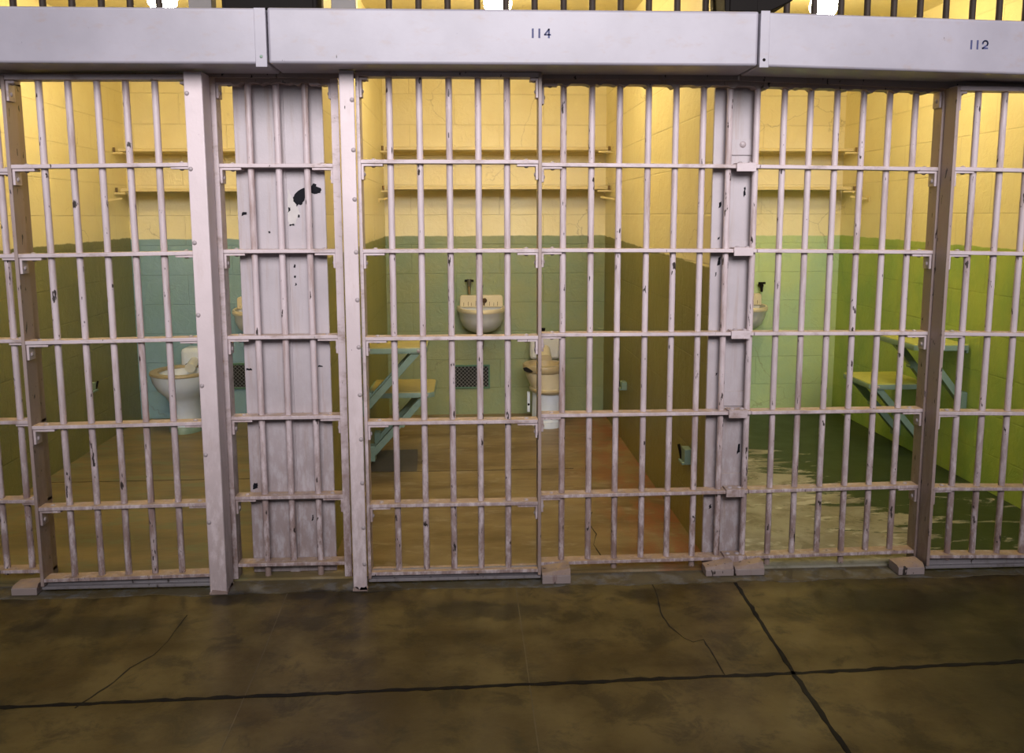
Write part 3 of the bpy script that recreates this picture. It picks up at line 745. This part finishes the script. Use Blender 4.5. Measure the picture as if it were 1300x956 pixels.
flap('fold_down_stool', 'low lime folding stool beside the table in the right cell', 'stool', 2.685, -1, .352, 1.50, 1.90, .462, .32, 'tabletop_lime', 'teal', 'fold down wall stools')

# small bunk chain cleats left on the side walls
def cleat(label, x, sx, y, z, tall=.05):
    t = thing('wall_cleat', label, 'wall bracket', (x, y, z), 'blue green cleats on the cell side walls')
    a, b = sorted((x, x + sx * .034))
    box_part('plate', M['teal'], t, (a, b, y - .035, y + .035, z - tall / 2, z + tall / 2), .003)
    a, b = sorted((x + sx * .034, x + sx * .046))
    box_part('ledge', M['teal'], t, (a, b, y - .035, y + .035, z - tall / 2, z - tall / 2 + .012), .002)
    MB().tube((x + sx * .03, y + .03, z - tall / 2), (x + sx * .045, y + .035, z + tall * .6), .006, n=8).build('pin', M['dark'], t, smooth=True)
cleat('small blue green cleat on the olive wall of the left cell', -2.30, 1, 2.02, .40, .055)
cleat('blue green cleat on the dark olive wall, near the rear corner of the middle cell', .989, -1, 1.95, .385)
cleat('blue green cleat on the dark olive wall, close to the narrow column', .989, -1, .36, .375, .07)
cleat('blue green cleat peeping out right of the narrow column', 1.11, 1, .36, .37, .07)

# ceiling lamps
for i, (lx, wh) in enumerate(((-1.47, 'left'), (.175, 'middle'), (1.835, 'right'))):
    t = thing('ceiling_lamp', 'lit globe on the ceiling of the %s cell, glimpsed above the header beam' % wh, 'lamp', (lx, 1.2, 2.43), 'glass globe cell lamps')
    MB().loft([oval(lx, 1.2, r, r, z, 20) for r, z in ((.06, 2.60), (.055, 2.565), (.04, 2.56), (.03, 2.535))]).build('socket', M['porcelain'], t, smooth=True)
    m = MB(); m.loft([oval(lx, 1.2, r, r, z, 16) for r, z in ((.026, 2.548), (.045, 2.538), (.064, 2.515), (.071, 2.488), (.068, 2.462), (.052, 2.438), (.028, 2.424), (.006, 2.420))])
    m.build('globe', M['bulb'], t, smooth=True)

# ------------------------------------------------------------------ light of the cell house
w = bpy.data.worlds.new('World'); bpy.context.scene.world = w; w.use_nodes = True
bg = w.node_tree.nodes['Background']; bg.inputs[0].default_value = (.80, .86, 1.0, 1); bg.inputs[1].default_value = .14
def area(name, loc, target, sx, sy, power, col):
    l = bpy.data.lights.new(name, 'AREA'); l.shape = 'RECTANGLE'; l.size = sx; l.size_y = sy; l.energy = power; l.color = col
    o = bpy.data.objects.new(name, l); C.objects.link(o); o.location = loc
    o.rotation_euler = (Vector(target) - Vector(loc)).to_track_quat('-Z', 'Y').to_euler(); return o
area('skylight', (.5, -4.2, 3.5), (.3, 0, 1.82), 5.0, 2.2, 66, (.98, .93, .955)).data.spread = math.radians(52)

# ------------------------------------------------------------------ camera
yaw, pitch, roll, f = .0521, .1403, -.0026, 1128.8
cy, sy, cp, sp = math.cos(yaw), math.sin(yaw), math.cos(pitch), math.sin(pitch)
F = Vector((sy * cp, cy * cp, -sp)); R = Vector((cy, -sy, 0)); U = R.cross(F)
R2 = R * math.cos(roll) + U * math.sin(roll); U2 = -R * math.sin(roll) + U * math.cos(roll)
cam = bpy.data.cameras.new('Camera'); co = bpy.data.objects.new('Camera', cam); C.objects.link(co)
co.matrix_world = Matrix(((R2.x, U2.x, -F.x, 0), (R2.y, U2.y, -F.y, -3.4304), (R2.z, U2.z, -F.z, 1.4309), (0, 0, 0, 1)))
cam.sensor_fit = 'HORIZONTAL'; cam.sensor_width = 36; cam.lens = f / 1300 * 36; cam.shift_y = -45 / 1300
cam.clip_start = .05
sc = bpy.context.scene; sc.camera = co
vs = sc.view_settings; vs.view_transform = 'Standard'; vs.look = 'None'; vs.gamma = 1; vs.use_curve_mapping = False; vs.exposure = 0
